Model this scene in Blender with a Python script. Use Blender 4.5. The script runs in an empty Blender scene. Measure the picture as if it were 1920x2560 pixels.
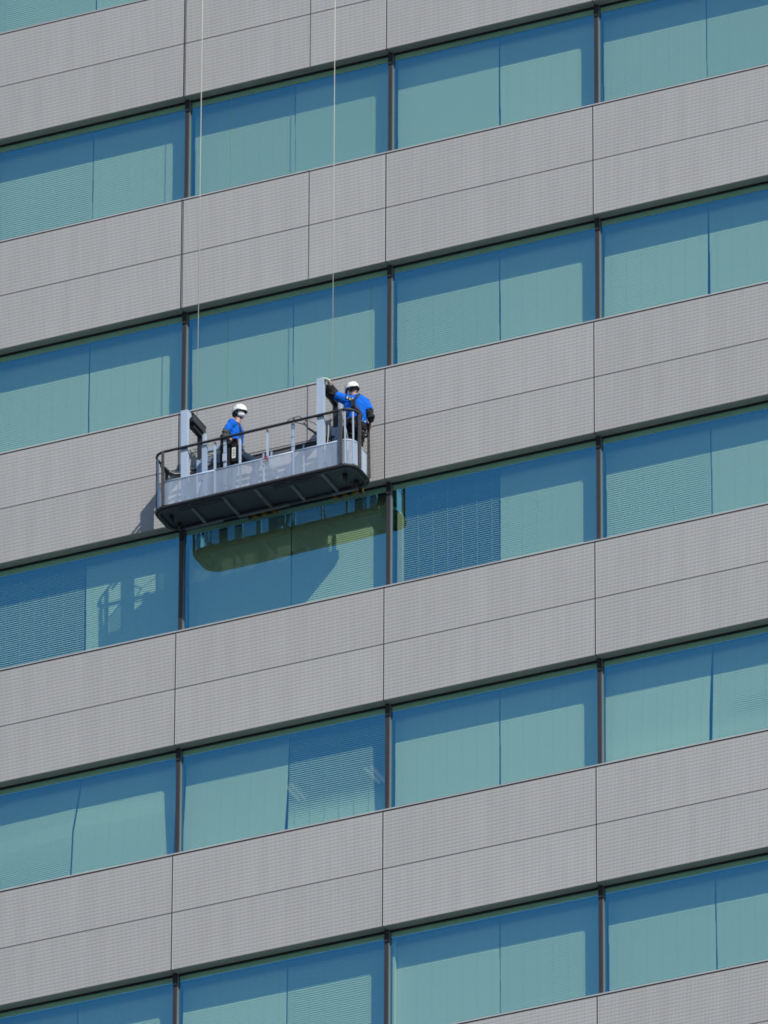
import bpy, bmesh, math, random
from mathutils import Vector, Matrix
random.seed(7)
R = math.radians
S = bpy.context.scene
COL = S.collection

# ---------------------------------------------------------------- camera
AZ, EL, RO = 0.421758107, 0.523700644, 0.00470719463
CAM_D, CX, CZ, F_PX = 197.785768, 3.59373861, -10.6234537, 31394.5062
fwd = Vector((-math.sin(AZ)*math.cos(EL), math.cos(AZ)*math.cos(EL), math.sin(EL)))
r0 = Vector((math.cos(AZ), math.sin(AZ), 0)); u0 = r0.cross(fwd)
right = math.cos(RO)*r0 + math.sin(RO)*u0; up = -math.sin(RO)*r0 + math.cos(RO)*u0
cam_data = bpy.data.cameras.new('camera'); cam = bpy.data.objects.new('camera', cam_data); COL.objects.link(cam)
loc = Vector((CX, 0, CZ)) - fwd*CAM_D
cam.matrix_world = Matrix(((right.x, up.x, -fwd.x, loc.x), (right.y, up.y, -fwd.y, loc.y), (right.z, up.z, -fwd.z, loc.z), (0, 0, 0, 1)))
cam_data.sensor_fit = 'HORIZONTAL'; cam_data.sensor_width = 36
cam_data.lens = F_PX/1920*36
cam_data.clip_start = 1; cam_data.clip_end = 6000
S.camera = cam

# ---------------------------------------------------------------- light
SUN_TRAVEL = Vector((-1.27, 1.0, -1.35)).normalized()
to_sun = -SUN_TRAVEL
world = bpy.data.worlds.new('World'); S.world = world; world.use_nodes = True
wn = world.node_tree.nodes; wl = world.node_tree.links
sky = wn.new('ShaderNodeTexSky'); sky.sky_type = 'NISHITA'; sky.sun_disc = False
sky.sun_elevation = math.asin(to_sun.z); sky.sun_rotation = math.atan2(to_sun.x, to_sun.y)
sky.air_density = 1.0; sky.dust_density = 0.0; sky.ozone_density = 3.5
wl.new(sky.outputs[0], wn['Background'].inputs[0]); wn['Background'].inputs[1].default_value = 0.12
sd = bpy.data.lights.new('sun', 'SUN'); sd.energy = 4.2; sd.angle = R(0.53); sd.color = (1.0, 0.95, 0.88)
sun = bpy.data.objects.new('sun', sd); COL.objects.link(sun)
sun.rotation_euler = to_sun.to_track_quat('Z', 'Y').to_euler()
S.view_settings.view_transform = 'Standard'; S.view_settings.look = 'None'
S.view_settings.exposure = 0.10; S.view_settings.gamma = 1
S.cycles.caustics_reflective = False; S.cycles.caustics_refractive = False
S.cycles.transparent_max_bounces = 24; S.cycles.max_bounces = 8
S.cycles.use_denoising = True; S.cycles.filter_width = 1.8

# ---------------------------------------------------------------- materials
def mat(name, color, rough=.5, metal=0., noise=0., nscale=8., spec=.5, streak=False, bump=0.):
    m = bpy.data.materials.new(name); m.use_nodes = True
    nt = m.node_tree; b = nt.nodes['Principled BSDF']
    b.inputs['Base Color'].default_value = (*color, 1); b.inputs['Roughness'].default_value = rough
    b.inputs['Metallic'].default_value = metal; b.inputs['Specular IOR Level'].default_value = spec
    if noise or bump:
        tc = nt.nodes.new('ShaderNodeTexCoord'); mp = nt.nodes.new('ShaderNodeMapping')
        if streak: mp.inputs['Scale'].default_value = (1, 1, .12)
        n = nt.nodes.new('ShaderNodeTexNoise'); n.inputs['Scale'].default_value = nscale; n.inputs['Detail'].default_value = 5
        nt.links.new(tc.outputs['Object'], mp.inputs[0]); nt.links.new(mp.outputs[0], n.inputs['Vector'])
        if noise:
            mr = nt.nodes.new('ShaderNodeMapRange'); mr.inputs[1].default_value = .3; mr.inputs[2].default_value = .7
            mr.inputs[3].default_value = 1-noise; mr.inputs[4].default_value = 1+noise
            mx = nt.nodes.new('ShaderNodeVectorMath'); mx.operation = 'SCALE'; mx.inputs[0].default_value = color
            nt.links.new(n.outputs['Fac'], mr.inputs[0]); nt.links.new(mr.outputs[0], mx.inputs['Scale'])
            nt.links.new(mx.outputs[0], b.inputs['Base Color'])
        if bump:
            bp = nt.nodes.new('ShaderNodeBump'); bp.inputs['Strength'].default_value = .6; bp.inputs['Distance'].default_value = bump
            nt.links.new(n.outputs['Fac'], bp.inputs['Height']); nt.links.new(bp.outputs[0], b.inputs['Normal'])
    return m

def cladding_material():
    """stamped aluminium screen: rows of upright louvre bars; each bar is a raised facet turned to the upper right"""
    m = bpy.data.materials.new('louvred_aluminium'); m.use_nodes = True
    nt = m.node_tree; N = nt.nodes; L = nt.links; b = N['Principled BSDF']
    tc = N.new('ShaderNodeTexCoord'); sp = N.new('ShaderNodeSeparateXYZ'); L.new(tc.outputs['Object'], sp.inputs[0])
    def math_(op, a, bb=None, c=None):
        n = N.new('ShaderNodeMath'); n.operation = op
        for i, v in enumerate((a, bb, c)):
            if v is None: continue
            if isinstance(v, (int, float)): n.inputs[i].default_value = v
            else: L.new(v, n.inputs[i])
        return n.outputs[0]
    x, z = sp.outputs[0], sp.outputs[2]
    fx = math_('FRACT', math_('DIVIDE', math_('SUBTRACT', x, .012), .0225))
    fz = math_('FRACT', math_('DIVIDE', math_('SUBTRACT', z, .010), .0618))
    row = math_('LESS_THAN', fz, .74)
    inx = math_('MULTIPLY', math_('GREATER_THAN', x, .012), row)
    bar = math_('MULTIPLY', math_('LESS_THAN', fx, .46), inx)
    slot = math_('MULTIPLY', math_('GREATER_THAN', fx, .54), inx)
    def mixc(f, c1, c2, lnk1=None):
        n = N.new('ShaderNodeMix'); n.data_type = 'VECTOR'; L.new(f, n.inputs['Factor'])
        if lnk1 is None: n.inputs[4].default_value = c1
        else: L.new(lnk1, n.inputs[4])
        n.inputs[5].default_value = c2; return n.outputs[1]
    col = mixc(bar, (.332, .324, .316), (.445, .434, .420)); col = mixc(slot, None, (.285, .283, .282), col)  # bars paler, slots darker: sun and shade on the relief put into colour
    nz = N.new('ShaderNodeTexNoise'); nz.inputs['Scale'].default_value = 1.1; nz.inputs['Detail'].default_value = 6
    oi = N.new('ShaderNodeObjectInfo')
    av = N.new('ShaderNodeVectorMath'); av.operation = 'ADD'; L.new(tc.outputs['Object'], av.inputs[0]); L.new(oi.outputs['Random'], av.inputs[1])
    L.new(av.outputs[0], nz.inputs['Vector'])
    mr = N.new('ShaderNodeMapRange'); L.new(nz.outputs['Fac'], mr.inputs[0]); mr.inputs[1].default_value = .3; mr.inputs[2].default_value = .7
    mr.inputs[3].default_value = .975; mr.inputs[4].default_value = 1.02
    mps = N.new('ShaderNodeMapping'); mps.inputs['Scale'].default_value = (9, 1, .5); L.new(av.outputs[0], mps.inputs[0])
    n2 = N.new('ShaderNodeTexNoise'); n2.inputs['Scale'].default_value = 1.0; n2.inputs['Detail'].default_value = 4; L.new(mps.outputs[0], n2.inputs['Vector'])
    mr2 = N.new('ShaderNodeMapRange'); L.new(n2.outputs['Fac'], mr2.inputs[0]); mr2.inputs[1].default_value = .35; mr2.inputs[2].default_value = .65
    mr2.inputs[3].default_value = .96; mr2.inputs[4].default_value = 1.015
    rnd = math_('MULTIPLY_ADD', oi.outputs['Random'], .06, .97)
    sc = N.new('ShaderNodeVectorMath'); sc.operation = 'SCALE'; L.new(col, sc.inputs[0]); L.new(math_('MULTIPLY', math_('MULTIPLY', mr.outputs[0], mr2.outputs[0]), rnd), sc.inputs['Scale'])
    L.new(sc.outputs[0], b.inputs['Base Color'])
    nr = mixc(bar, (0, -1, 0), (.30, -.88, .30)); nr = mixc(slot, None, (-.30, -.93, -.08), nr)
    nn = N.new('ShaderNodeVectorMath'); nn.operation = 'NORMALIZE'; L.new(nr, nn.inputs[0]); L.new(nn.outputs[0], b.inputs['Normal'])
    b.inputs['Roughness'].default_value = .55; b.inputs['Metallic'].default_value = 0.1; b.inputs['Specular IOR Level'].default_value = .3
    return m

def glass_material(name, tint, refl, fac):
    m = bpy.data.materials.new(name); m.use_nodes = True
    nt = m.node_tree; N = nt.nodes; L = nt.links; N.remove(N['Principled BSDF'])
    t = N.new('ShaderNodeBsdfTransparent'); t.inputs[0].default_value = (*tint, 1)
    out = N['Material Output']
    if refl is None: L.new(t.outputs[0], out.inputs[0]); return m
    g = N.new('ShaderNodeBsdfGlossy'); g.inputs['Roughness'].default_value = 0.0; g.inputs[0].default_value = (*refl, 1)
    mx = N.new('ShaderNodeMixShader'); mx.inputs[0].default_value = fac
    L.new(t.outputs[0], mx.inputs[1]); L.new(g.outputs[0], mx.inputs[2]); L.new(mx.outputs[0], out.inputs[0])
    return m

def mesh_panel_material():
    """finely perforated painted sheet: lets part of the light through"""
    m = mat('perforated_sheet', (.41, .49, .62), .5, noise=.15, nscale=9, streak=True)
    nt = m.node_tree; N = nt.nodes; L = nt.links
    t = N.new('ShaderNodeBsdfTransparent'); mx = N.new('ShaderNodeMixShader')
    lw = N.new('ShaderNodeLayerWeight'); lw.inputs['Blend'].default_value = .5       # punched holes close up at a slant
    mp = N.new('ShaderNodeMapRange'); L.new(lw.outputs['Facing'], mp.inputs[0]); mp.inputs[1].default_value = .0; mp.inputs[2].default_value = .60
    mp.inputs[3].default_value = .72; mp.inputs[4].default_value = .06; L.new(mp.outputs[0], mx.inputs[0])
    L.new(N['Principled BSDF'].outputs[0], mx.inputs[1]); L.new(t.outputs[0], mx.inputs[2]); L.new(mx.outputs[0], N['Material Output'].inputs[0])
    return m

def striped_material():
    m = mat('hazard_stripes', (.2, .12, .01), .6); nt = m.node_tree; N = nt.nodes; L = nt.links
    tc = N.new('ShaderNodeTexCoord'); w = N.new('ShaderNodeTexWave'); w.inputs['Scale'].default_value = 3.6; w.bands_direction = 'DIAGONAL'
    cr = N.new('ShaderNodeValToRGB'); cr.color_ramp.interpolation = 'CONSTANT'
    cr.color_ramp.elements[0].color = (.02, .02, .02, 1); cr.color_ramp.elements[1].position = .5; cr.color_ramp.elements[1].color = (.24, .14, .015, 1)  # yellow dimmed in the colour itself for the shade under the platform
    L.new(tc.outputs['Object'], w.inputs[0]); L.new(w.outputs['Fac'], cr.inputs[0]); L.new(cr.outputs[0], N['Principled BSDF'].inputs['Base Color'])
    return m

M = dict(
    clad=cladding_material(),
    clad_plain=mat('aluminium_return', (.44, .44, .44), .5, noise=.05),
    black=mat('shadow_gap_black', (.012, .013, .015), .8),
    soffit=mat('soffit_slate', (.34, .40, .41), .6, noise=.06, nscale=3),
    sill=mat('sill_metal', (.42, .42, .42), .5, noise=.06, nscale=6),
    mullion=mat('mullion_bronze', (.032, .030, .034), .5, noise=.12, nscale=5),
    mull_edge=mat('mullion_cover', (.16, .165, .16), .45),
    pane=glass_material('coated_glass', (.80, 1.0, .79), (.23, .78, .98), .42),
    pane_edge=glass_material('clear_edge', (1, 1, 1), None, 0),
    slat=mat('blind_slat', (.90, .90, .86), .5, noise=.02),
    cord=mat('blind_cord', (.6, .6, .55), .8),
    pelmet=mat('pelmet', (.90, .93, .88), .6, noise=.06, nscale=2),
    room=mat('room_white', (.45, .45, .43), .8), carpet=mat('carpet', (.10, .11, .13), .9),
    column=mat('room_column', (.55, .50, .42), .8),
    lamp=mat('lamp_housing', (.8, .8, .8), .5),
    lit_tube=mat('lit_tube', (.8, .8, .8)), ground=mat('asphalt', (.10, .105, .11), .9, noise=.1), path=mat('concrete', (.25, .25, .24), .9),
    paint=mat('blue_grey_paint', (.31, .39, .51), .45, noise=.05, nscale=6, streak=True),
    paint_l=mat('pale_paint', (.38, .46, .57), .42, noise=.04, nscale=5, streak=True),
    rail=mat('dark_rail', (.022, .022, .028), .55, noise=.15, nscale=20),
    strut=mat('weathered_dark_strut', (.060, .057, .055), .6, noise=.2, nscale=30),
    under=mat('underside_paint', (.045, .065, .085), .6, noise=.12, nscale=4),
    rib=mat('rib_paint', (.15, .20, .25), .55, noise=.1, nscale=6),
    sheet=mesh_panel_material(), stripes=striped_material(),
    rope=mat('cream_rope', (.76, .74, .62), .7), cable=mat('black_cable', (.015, .015, .018), .5),
    grey_cable=mat('grey_cable', (.33, .35, .36), .5),
    boxgrey=mat('control_grey', (.17, .21, .25), .5, noise=.06), boxbeige=mat('control_beige', (.38, .37, .34), .6),
    steel=mat('bright_steel', (.6, .6, .6), .3, .8), brown=mat('old_rope', (.15, .10, .07), .9),
    skin=mat('skin', (.42, .25, .18), .5, noise=.05), shirt=mat('blue_shirt', (.010, .135, .62), .85, noise=.08, nscale=14, bump=.02, spec=.1),
    sleeve=mat('black_sleeve', (.028, .028, .028), .9, bump=.015, noise=.15, nscale=20, spec=.15),
    grey_sleeve=mat('grey_sleeve', (.075, .080, .068), .9, bump=.015, noise=.15, nscale=20, spec=.15),
    trousers=mat('dark_trousers', (.018, .019, .022), .9, noise=.15, nscale=18, bump=.02, spec=.15),
    navy=mat('navy_trousers', (.022, .038, .062), .9, noise=.1, nscale=14, bump=.02, spec=.15),
    strap=mat('harness_strap', (.020, .021, .026), .8), helmet=mat('white_helmet', (.80, .79, .73), .28, noise=.015),
    vent=mat('helmet_vent', (.02, .02, .02), .7), mask=mat('white_mask', (.82, .82, .84), .8),
    hair=mat('black_hair', (.012, .010, .010), .6), glove=mat('pale_glove', (.62, .74, .55), .8),
    eye=mat('eye_dark', (.02, .015, .012), .3), boot=mat('boot', (.02, .02, .02), .6), label=mat('white_label', (.75, .75, .68), .6),
    bucket=mat('white_bucket', (.74, .74, .68), .4), red=mat('red_ribbon', (.30, .02, .04), .7), yellow=mat('yellow_tag', (.75, .62, .18), .6),
)

_b = M['lit_tube'].node_tree.nodes['Principled BSDF']; _b.inputs['Emission Color'].default_value = (1, .93, .86, 1); _b.inputs['Emission Strength'].default_value = .16

_t = M['slat'].node_tree; _oi = _t.nodes.new('ShaderNodeObjectInfo'); _mr = _t.nodes.new('ShaderNodeMapRange'); _mr.inputs[3].default_value = .86; _mr.inputs[4].default_value = 1.0
_v = _t.nodes.new('ShaderNodeVectorMath'); _v.operation = 'SCALE'; _v.inputs[0].default_value = (.92, .91, .87)
_t.links.new(_oi.outputs['Random'], _mr.inputs[0]); _t.links.new(_mr.outputs[0], _v.inputs['Scale']); _t.links.new(_v.outputs[0], _t.nodes['Principled BSDF'].inputs['Base Color'])

# ---------------------------------------------------------------- mesh helpers
class MB:
    def __init__(s): s.bm = bmesh.new(); s.mats = []
    def mi(s, m):
        m = M[m] if isinstance(m, str) else m
        if m not in s.mats: s.mats.append(m)
        return s.mats.index(m)
    def box(s, a, b, m, rot=None, piv=None):
        i = s.mi(m); v = []
        for z in (a[2], b[2]):
            for y in (a[1], b[1]):
                for x in (a[0], b[0]):
                    p = Vector((x, y, z))
                    if rot is not None: p = rot @ (p-Vector(piv)) + Vector(piv)
                    v.append(s.bm.verts.new(p))
        fs = []
        for f in ((0, 2, 3, 1), (4, 5, 7, 6), (0, 1, 5, 4), (2, 6, 7, 3), (0, 4, 6, 2), (1, 3, 7, 5)):
            fc = s.bm.faces.new([v[k] for k in f]); fc.material_index = i; fs.append(fc)
        return fs                                   # bottom, top, front(-Y), back, left, right
    def prism(s, pts, axis, a, b, m):
        """extrude 2D polygon pts along axis between a and b"""
        i = s.mi(m)
        def P(p, t):
            return {'x': (t, p[0], p[1]), 'y': (p[0], t, p[1]), 'z': (p[0], p[1], t)}[axis]
        v0 = [s.bm.verts.new(P(p, a)) for p in pts]; v1 = [s.bm.verts.new(P(p, b)) for p in pts]
        n = len(pts)
        for k in range(n):
            s.bm.faces.new((v0[k], v0[(k+1) % n], v1[(k+1) % n], v1[k])).material_index = i
        s.bm.faces.new(v0[::-1]).material_index = i; s.bm.faces.new(v1).material_index = i
    def tube(s, pts, r, m, closed=False, n=10, flat=None):
        """sweep a circle (or a flat strip when flat=(w,t)) along pts"""
        i = s.mi(m); pts = [Vector(p) for p in pts]; N = len(pts); rings = []
        ref = Vector((0, 0, 1))
        for k in range(N):
            if closed: t = pts[(k+1) % N]-pts[k-1]
            else: t = pts[min(k+1, N-1)]-pts[max(k-1, 0)]
            t.normalize(); rf = ref if abs(t.dot(ref)) < .93 else Vector((0, 1, 0))
            a = t.cross(rf).normalized(); b = a.cross(t).normalized()
            rr = r[k] if isinstance(r, (list, tuple)) else r
            ra, rb = (rr, rr) if flat is None else flat
            rings.append([s.bm.verts.new(pts[k]+a*ra*math.cos(2*math.pi*q/n)+b*rb*math.sin(2*math.pi*q/n)) for q in range(n)])
        for k in range(N if closed else N-1):
            A, B = rings[k], rings[(k+1) % N]
            for q in range(n):
                f = s.bm.faces.new((A[q], A[(q+1) % n], B[(q+1) % n], B[q])); f.material_index = i; f.smooth = True
        if not closed:
            s.bm.faces.new(rings[0][::-1]).material_index = i; s.bm.faces.new(rings[-1]).material_index = i
    def build(s, name, parent=None, loc=None, bevel=0, recalc=True):
        if recalc: bmesh.ops.recalc_face_normals(s.bm, faces=s.bm.faces)
        me = bpy.data.meshes.new(name); s.bm.to_mesh(me); s.bm.free()
        for m in s.mats: me.materials.append(m)
        o = bpy.data.objects.new(name, me); COL.objects.link(o)
        if parent: o.parent = parent
        if loc: o.location = loc
        if bevel:
            b = o.modifiers.new('bevel', 'BEVEL'); b.width = bevel; b.segments = 2; b.limit_method = 'ANGLE'
        return o
def join_extra(o, b):
    """merge the geometry of builder b into o as further material slots"""
    bm = b.bm; me = o.data; base = len(me.materials)
    for q in b.mats: me.materials.append(q)
    for f in bm.faces: f.material_index += base
    bm2 = bmesh.new(); bm2.from_mesh(me); tmp = bpy.data.meshes.new('t'); bm.to_mesh(tmp); bm2.from_mesh(tmp); bm2.to_mesh(me); bm.free(); bm2.free()
    bpy.data.meshes.remove(tmp)
def empty(name, loc=(0, 0, 0), parent=None):
    o = bpy.data.objects.new(name, None); COL.objects.link(o); o.location = loc; o.empty_display_size = .2
    if parent: o.parent = parent
    return o
def tag(o, label=None, cat=None, group=None, kind=None):
    for k, v in (('label', label), ('category', cat), ('group', group), ('kind', kind)):
        if v: o[k] = v
    return o

# ---------------------------------------------------------------- ground far below
GZ = -111.2
g = MB(); g.box((-1500, -1500, GZ-.5), (1500, 1500, GZ), 'ground'); tag(g.build('road'), kind='structure')
g = MB(); g.box((-60, -12, GZ+.001), (70, 30, GZ+.13), 'path'); tag(g.build('pavement'), kind='structure')

# ---------------------------------------------------------------- the building
W, H = 3.6, 4.0
MID, BOT = 1.011, 2.015           # joint and lower edge below the top of a band
BAYS = range(-2, 4); BANDS = range(-1, 6); WINS = range(-1, 5)
X0, X1 = -2*W, 4*W
GY = .20                          # glass plane behind the panel face
building = empty('office_building', (0, 0, GZ+.13))
tag(building, 'tall office block clad in grey louvred panels with ribbons of blue mirror glass', 'building')
OZ = GZ+.13
def bpart(mb, name, parent=None, loc=None, **k):
    o = mb.build(name, None, None, **k)
    o.location = Vector(loc or (0, 0, 0)) - (Vector((0, 0, OZ)) if parent is None else Vector((0, 0, 0)))
    o.parent = parent or building
    return o
# core: slabs / spandrel walls and the blank storeys below and above
for k in range(-1, 6):
    zt, zb = -H*k, -H*k-BOT
    m = MB(); m.box((X0, .048, zb+.035), (X1, .16, zt+.033), 'black'); bpart(m, 'spandrel_wall')
    m = MB(); m.box((X0, .17, zb+.10), (X1, 7, zb+.13), 'room'); bpart(m, 'ceiling')
    m = MB(); m.box((X0, .165, zb+.25), (X1, 7, zt-.75), 'carpet'); bpart(m, 'floor_slab')
m = MB(); m.box((X0, 7.01, -26), (X1, 7.2, 6), 'room'); bpart(m, 'inner_wall')
for x in (X0-.25, X1): m = MB(); m.box((x, .05, -26), (x+.25, 7.0, 6), 'clad_plain'); bpart(m, 'end_wall')
m = MB(); m.box((X0-.25, .03, OZ), (X1+.25, 14, -26.01), 'clad_plain'); bpart(m, 'lower_storeys')

# cladding panels
pm = {}
def panel_mesh(w, h):
    if (w, h) in pm: return pm[w, h]
    b = MB(); b.mi('clad'); b.mi('clad_plain'); b.mi('black'); fs = b.box((0, 0, 0), (w, .045, h), 'black'); fs[2].material_index = 0; fs[0].material_index = 1
    me = bpy.data.meshes.new('cladding_panel'); b.bm.to_mesh(me); b.bm.free()
    for q in b.mats: me.materials.append(q)
    pm[w, h] = me; return me
def panel(x, z, w, h, dy=0):
    o = bpy.data.objects.new('cladding_panel', panel_mesh(round(w, 4), round(h, 4))); COL.objects.link(o); o.parent = building
    o.location = (x, dy, z-OZ)
g2 = .0075
for k in BANDS:
    zt = -H*k
    for j in BAYS:
        xs = [(j*W+g2, (j+1)*W-g2)]
        for a, b in xs:
            dy = random.uniform(-.0015, .0015)
            panel(a, zt-MID+.006, b-a, MID-.014, dy); panel(a, zt-BOT, b-a, BOT-MID-.006, dy+random.uniform(-.001, .001))
    m = MB()
    for j in BAYS:
        m.box((j*W+.006, .046, zt-BOT+.002), ((j+1)*W-.006, .178, zt-BOT+.03), 'soffit')
    bpart(m, 'soffit')
# windows
win_mesh = {}
def window(j, k):
    zt, zb = -H*k-BOT, -H*(k+1)                     # top and bottom of the opening
    b = MB()
    b.box((j*W, GY-.005, zt-.022), ((j+1)*W, .298, zt+.099), 'black')      # head
    w = bpart(b, 'window')
    b = MB(); b.box((j*W+.05, GY+.0125, zt-.150), ((j+1)*W-.035, GY+.03, zt-.122), 'black'); bpart(b, 'dark_gap_strip', w)  # black strip standing in for the dark gap between pelmet and blind
    b = MB(); b.box((j*W+.05, GY+.03, zb-.05), ((j+1)*W-.035, .49, zb+.035), 'black'); bpart(b, 'bottom_frame', w)
    b = MB()                                        # pane
    i0 = b.mi('pane'); i1 = b.mi('pane_edge')
    fs = b.box((j*W+.045, GY, zb+.03), ((j+1)*W-.03, GY+.012, zt-.022), 'pane_edge'); fs[2].material_index = i0
    bpart(b, 'pane', w)
    b = MB(); b.box((j*W+.05, GY+.020, zt-.121), ((j+1)*W-.035, GY+.055, zt-.0225), 'pelmet'); bpart(b, 'pelmet', w)
    b = MB(); b.box((j*W+.004, .028, zb+.034), ((j+1)*W-.004, GY-.004, zb+.0565), 'sill'); bpart(b, 'sill', w)
    b = MB()                                        # mullion at the left side of the bay
    b.box((j*W-.035, .150, zb+.057), (j*W+.028, GY+.02, zt-.001), 'mullion')
    b.box((j*W+.0285, .168, zb+.057), (j*W+.044, GY+.02, zt-.001), 'mull_edge')
    b.box((j*W-.030, .130, zt-.21), (j*W+.036, .1495, zt-.001), 'black')
    b.box((j*W-.030, GY+.021, zb+.057), (j*W+.04, GY+.10, zt-.022), 'black')
    bpart(b, 'mullion', w)
    return w
wins = {(j, k): window(j, k) for j in BAYS for k in WINS}

# ---------------------------------------------------------------- venetian blinds
BY = .42
def blind_mesh(w, tilt, lean=0., yaw=0., rot=0., bow=0., w_extra=None, drop=0.):
    """tilt(s,t) in degrees: s 0 top .. 1 bottom, t 0 left .. 1 right. Local origin: top left of the blind."""
    b = MB(); i = b.mi('slat'); ic = b.mi('cord')
    Ht = 1.955+drop; p = .0388; n = int(Ht/p); sw = .0235; seg = 8
    for q in range(n):
        s = q/(n-1); z0 = -.03-q*p; ph = random.uniform(-.8, .8)
        rows = []
        for e in range(seg+1):
            t = e/seg; x = t*w
            T = R(tilt(s, t)+ph*.5)
            y0 = lean*(s**1.5) + yaw*(t-.5)*s + bow*math.sin(math.pi*min(1, s*1.2))*math.sin(math.pi*t)
            zz = z0 + rot*(t-.5)*w*min(1, s*3+.3)
            xx = x + (w_extra(s) if w_extra else 0)
            dy, dz = math.cos(T)*sw, math.sin(T)*sw           # inner edge is +Y and +Z
            ny, nz = -math.sin(T)*.0035, math.cos(T)*.0035     # crown of the slat, outwards and up
            rows.append([b.bm.verts.new((xx, y0-dy, zz-dz)), b.bm.verts.new((xx, y0+ny, zz+nz)), b.bm.verts.new((xx, y0+dy, zz+dz))])
        for e in range(seg):
            for c in (0, 1):
                f = b.bm.faces.new((rows[e][c], rows[e+1][c], rows[e+1][c+1], rows[e][c+1])); f.material_index = i; f.smooth = True
    nc = 7; cy = math.cos(R(tilt(.5, .5)))*sw+.001
    for c in range(nc):
        t = (c+.5)/nc; pts = []
        for q in range(9):
            s = q/8
            y0 = lean*(s**1.5) + yaw*(t-.5)*s + bow*math.sin(math.pi*min(1, s*1.2))*math.sin(math.pi*t)
            pts.append((t*w+(w_extra(s) if w_extra else 0), y0-cy, -.03-s*(n-1)*p+rot*(t-.5)*w*min(1, s*3+.3)))
        b.tube(pts, .0028 if tilt(.3, .5) < 60 else .0013, 'cord', n=4)
    me_o = b.build('window_blind', recalc=False)
    return me_o
def const(v): return lambda s, t: v
C0 = const(75.4)
def ends(top, bot, pw=1.): return lambda s, t: top+(bot-top)*s**pw
CO = 'closed'
spec = {   # (bay, row, half): dict
 (-1, 3, 'L'): dict(tilt=lambda s, t: 76-9*max(0, s-.55)/.45+(5 if .4 < s < .55 else 0), rot=.055, lean=-.07, yaw=-.06, we=lambda s: -.125*min(1, s/.5)),
 (-1, 3, 'R'): dict(tilt=lambda s, t: 77-7*max(0, s-.5)/.5+(6 if .3 < s < .45 else 0), rot=-.030, lean=-.10, yaw=-.02, we=lambda s: -.125*min(1, s/.5)),
 (0, 3, 'L'): dict(tilt=ends(76, 80), rot=.02, lean=-.06, yaw=0, we=lambda s: -.045*s*s),
 (0, 3, 'R'): dict(tilt=lambda s, t: 48 if s < .62 else 48+30*min(1, (s-.62)/.2), rot=-.012, lean=-.07, yaw=0, we=None),
 (2, 3, 'L'): dict(tilt=lambda s, t: 76+7*math.exp(-((s-.8)/.12)**2), rot=.012, lean=-.05, yaw=0, we=lambda s: -.05*math.sin(min(1, s*1.3)*math.pi/2)),
 (2, 3, 'R'): dict(tilt=lambda s, t: 75-7*math.exp(-((s-.58-.05*(1-t))/.09)**2)*min(1, t*2)+7*math.exp(-((s-.8)/.07)**2), rot=-.012, lean=-.03, yaw=0, we=lambda s: -.03*s),
 (-1, 2, 'L'): dict(tilt=const(46)), (1, 2, 'L'): dict(tilt=const(38)),
 (0, 0, 'R'): dict(tilt=const(103)), (1, 0, 'L'): dict(tilt=const(104)),
 (-1, 0, 'L'): dict(tilt=ends(75, 71)), (0, 4, 'R'): dict(tilt=const(71.5)), (0, 2, 'R'): dict(tilt=const(72)), (0, 2, 'L'): dict(tilt=const(75.5)),
 (-1, 2, 'R'): dict(tilt=const(73)), (2, 2, 'L'): dict(tilt=ends(74, 70)), (1, 4, 'L'): dict(tilt=const(76)), (2, 1, 'R'): dict(tilt=const(76)),
 (2, 1, 'L'): dict(tilt=const(75.5), we=lambda s: -.02*s),
}
special = {
 (-1, 2, 'L'): 'open blind with bright slat edges, leftmost window just below the work platform level',
 (1, 2, 'L'): 'open dark blind in the left half of the window right of the work platform reflection',
 (-1, 3, 'L'): 'crooked blind bunched at its right edge, left half of leftmost window, fourth window row',
 (-1, 3, 'R'): 'crooked blind leaning outward, right half of leftmost window, fourth window row',
 (0, 3, 'R'): 'half open blind with two ceiling lamps showing behind its slats',
 (0, 3, 'L'): 'closed blind directly left of the half open blind that shows ceiling lamps',
 (2, 3, 'R'): 'closed blind with a gaping strip across its middle at the right picture edge',
 (2, 3, 'L'): 'closed blind with a ragged right edge beside the one with a gaping strip',
 (0, 0, 'R'): 'dull grey blind crossed by the right rope, upper window',
 (1, 0, 'L'): 'dull grey blind left of a closed one, third window of the top full row',
 (0, 2, 'R'): 'blind with a green lit patch in the window under the work platform',
 (0, 2, 'L'): 'blind shaded by the work platform, left half of the window under it',
 (-1, 2, 'R'): 'partly shaded blind between the bright edged open blind and the platform window',
 (1, 2, 'R'): 'sunlit closed blind touching the open dark blind, right of the work platform',
}
rown = {0: 'first full window row', 1: 'second window row', 2: 'platform row', 3: 'fourth window row', 4: 'lowest window row'}
coln = {-1: 'leftmost', 0: 'second', 1: 'third', 2: 'rightmost'}
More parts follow.
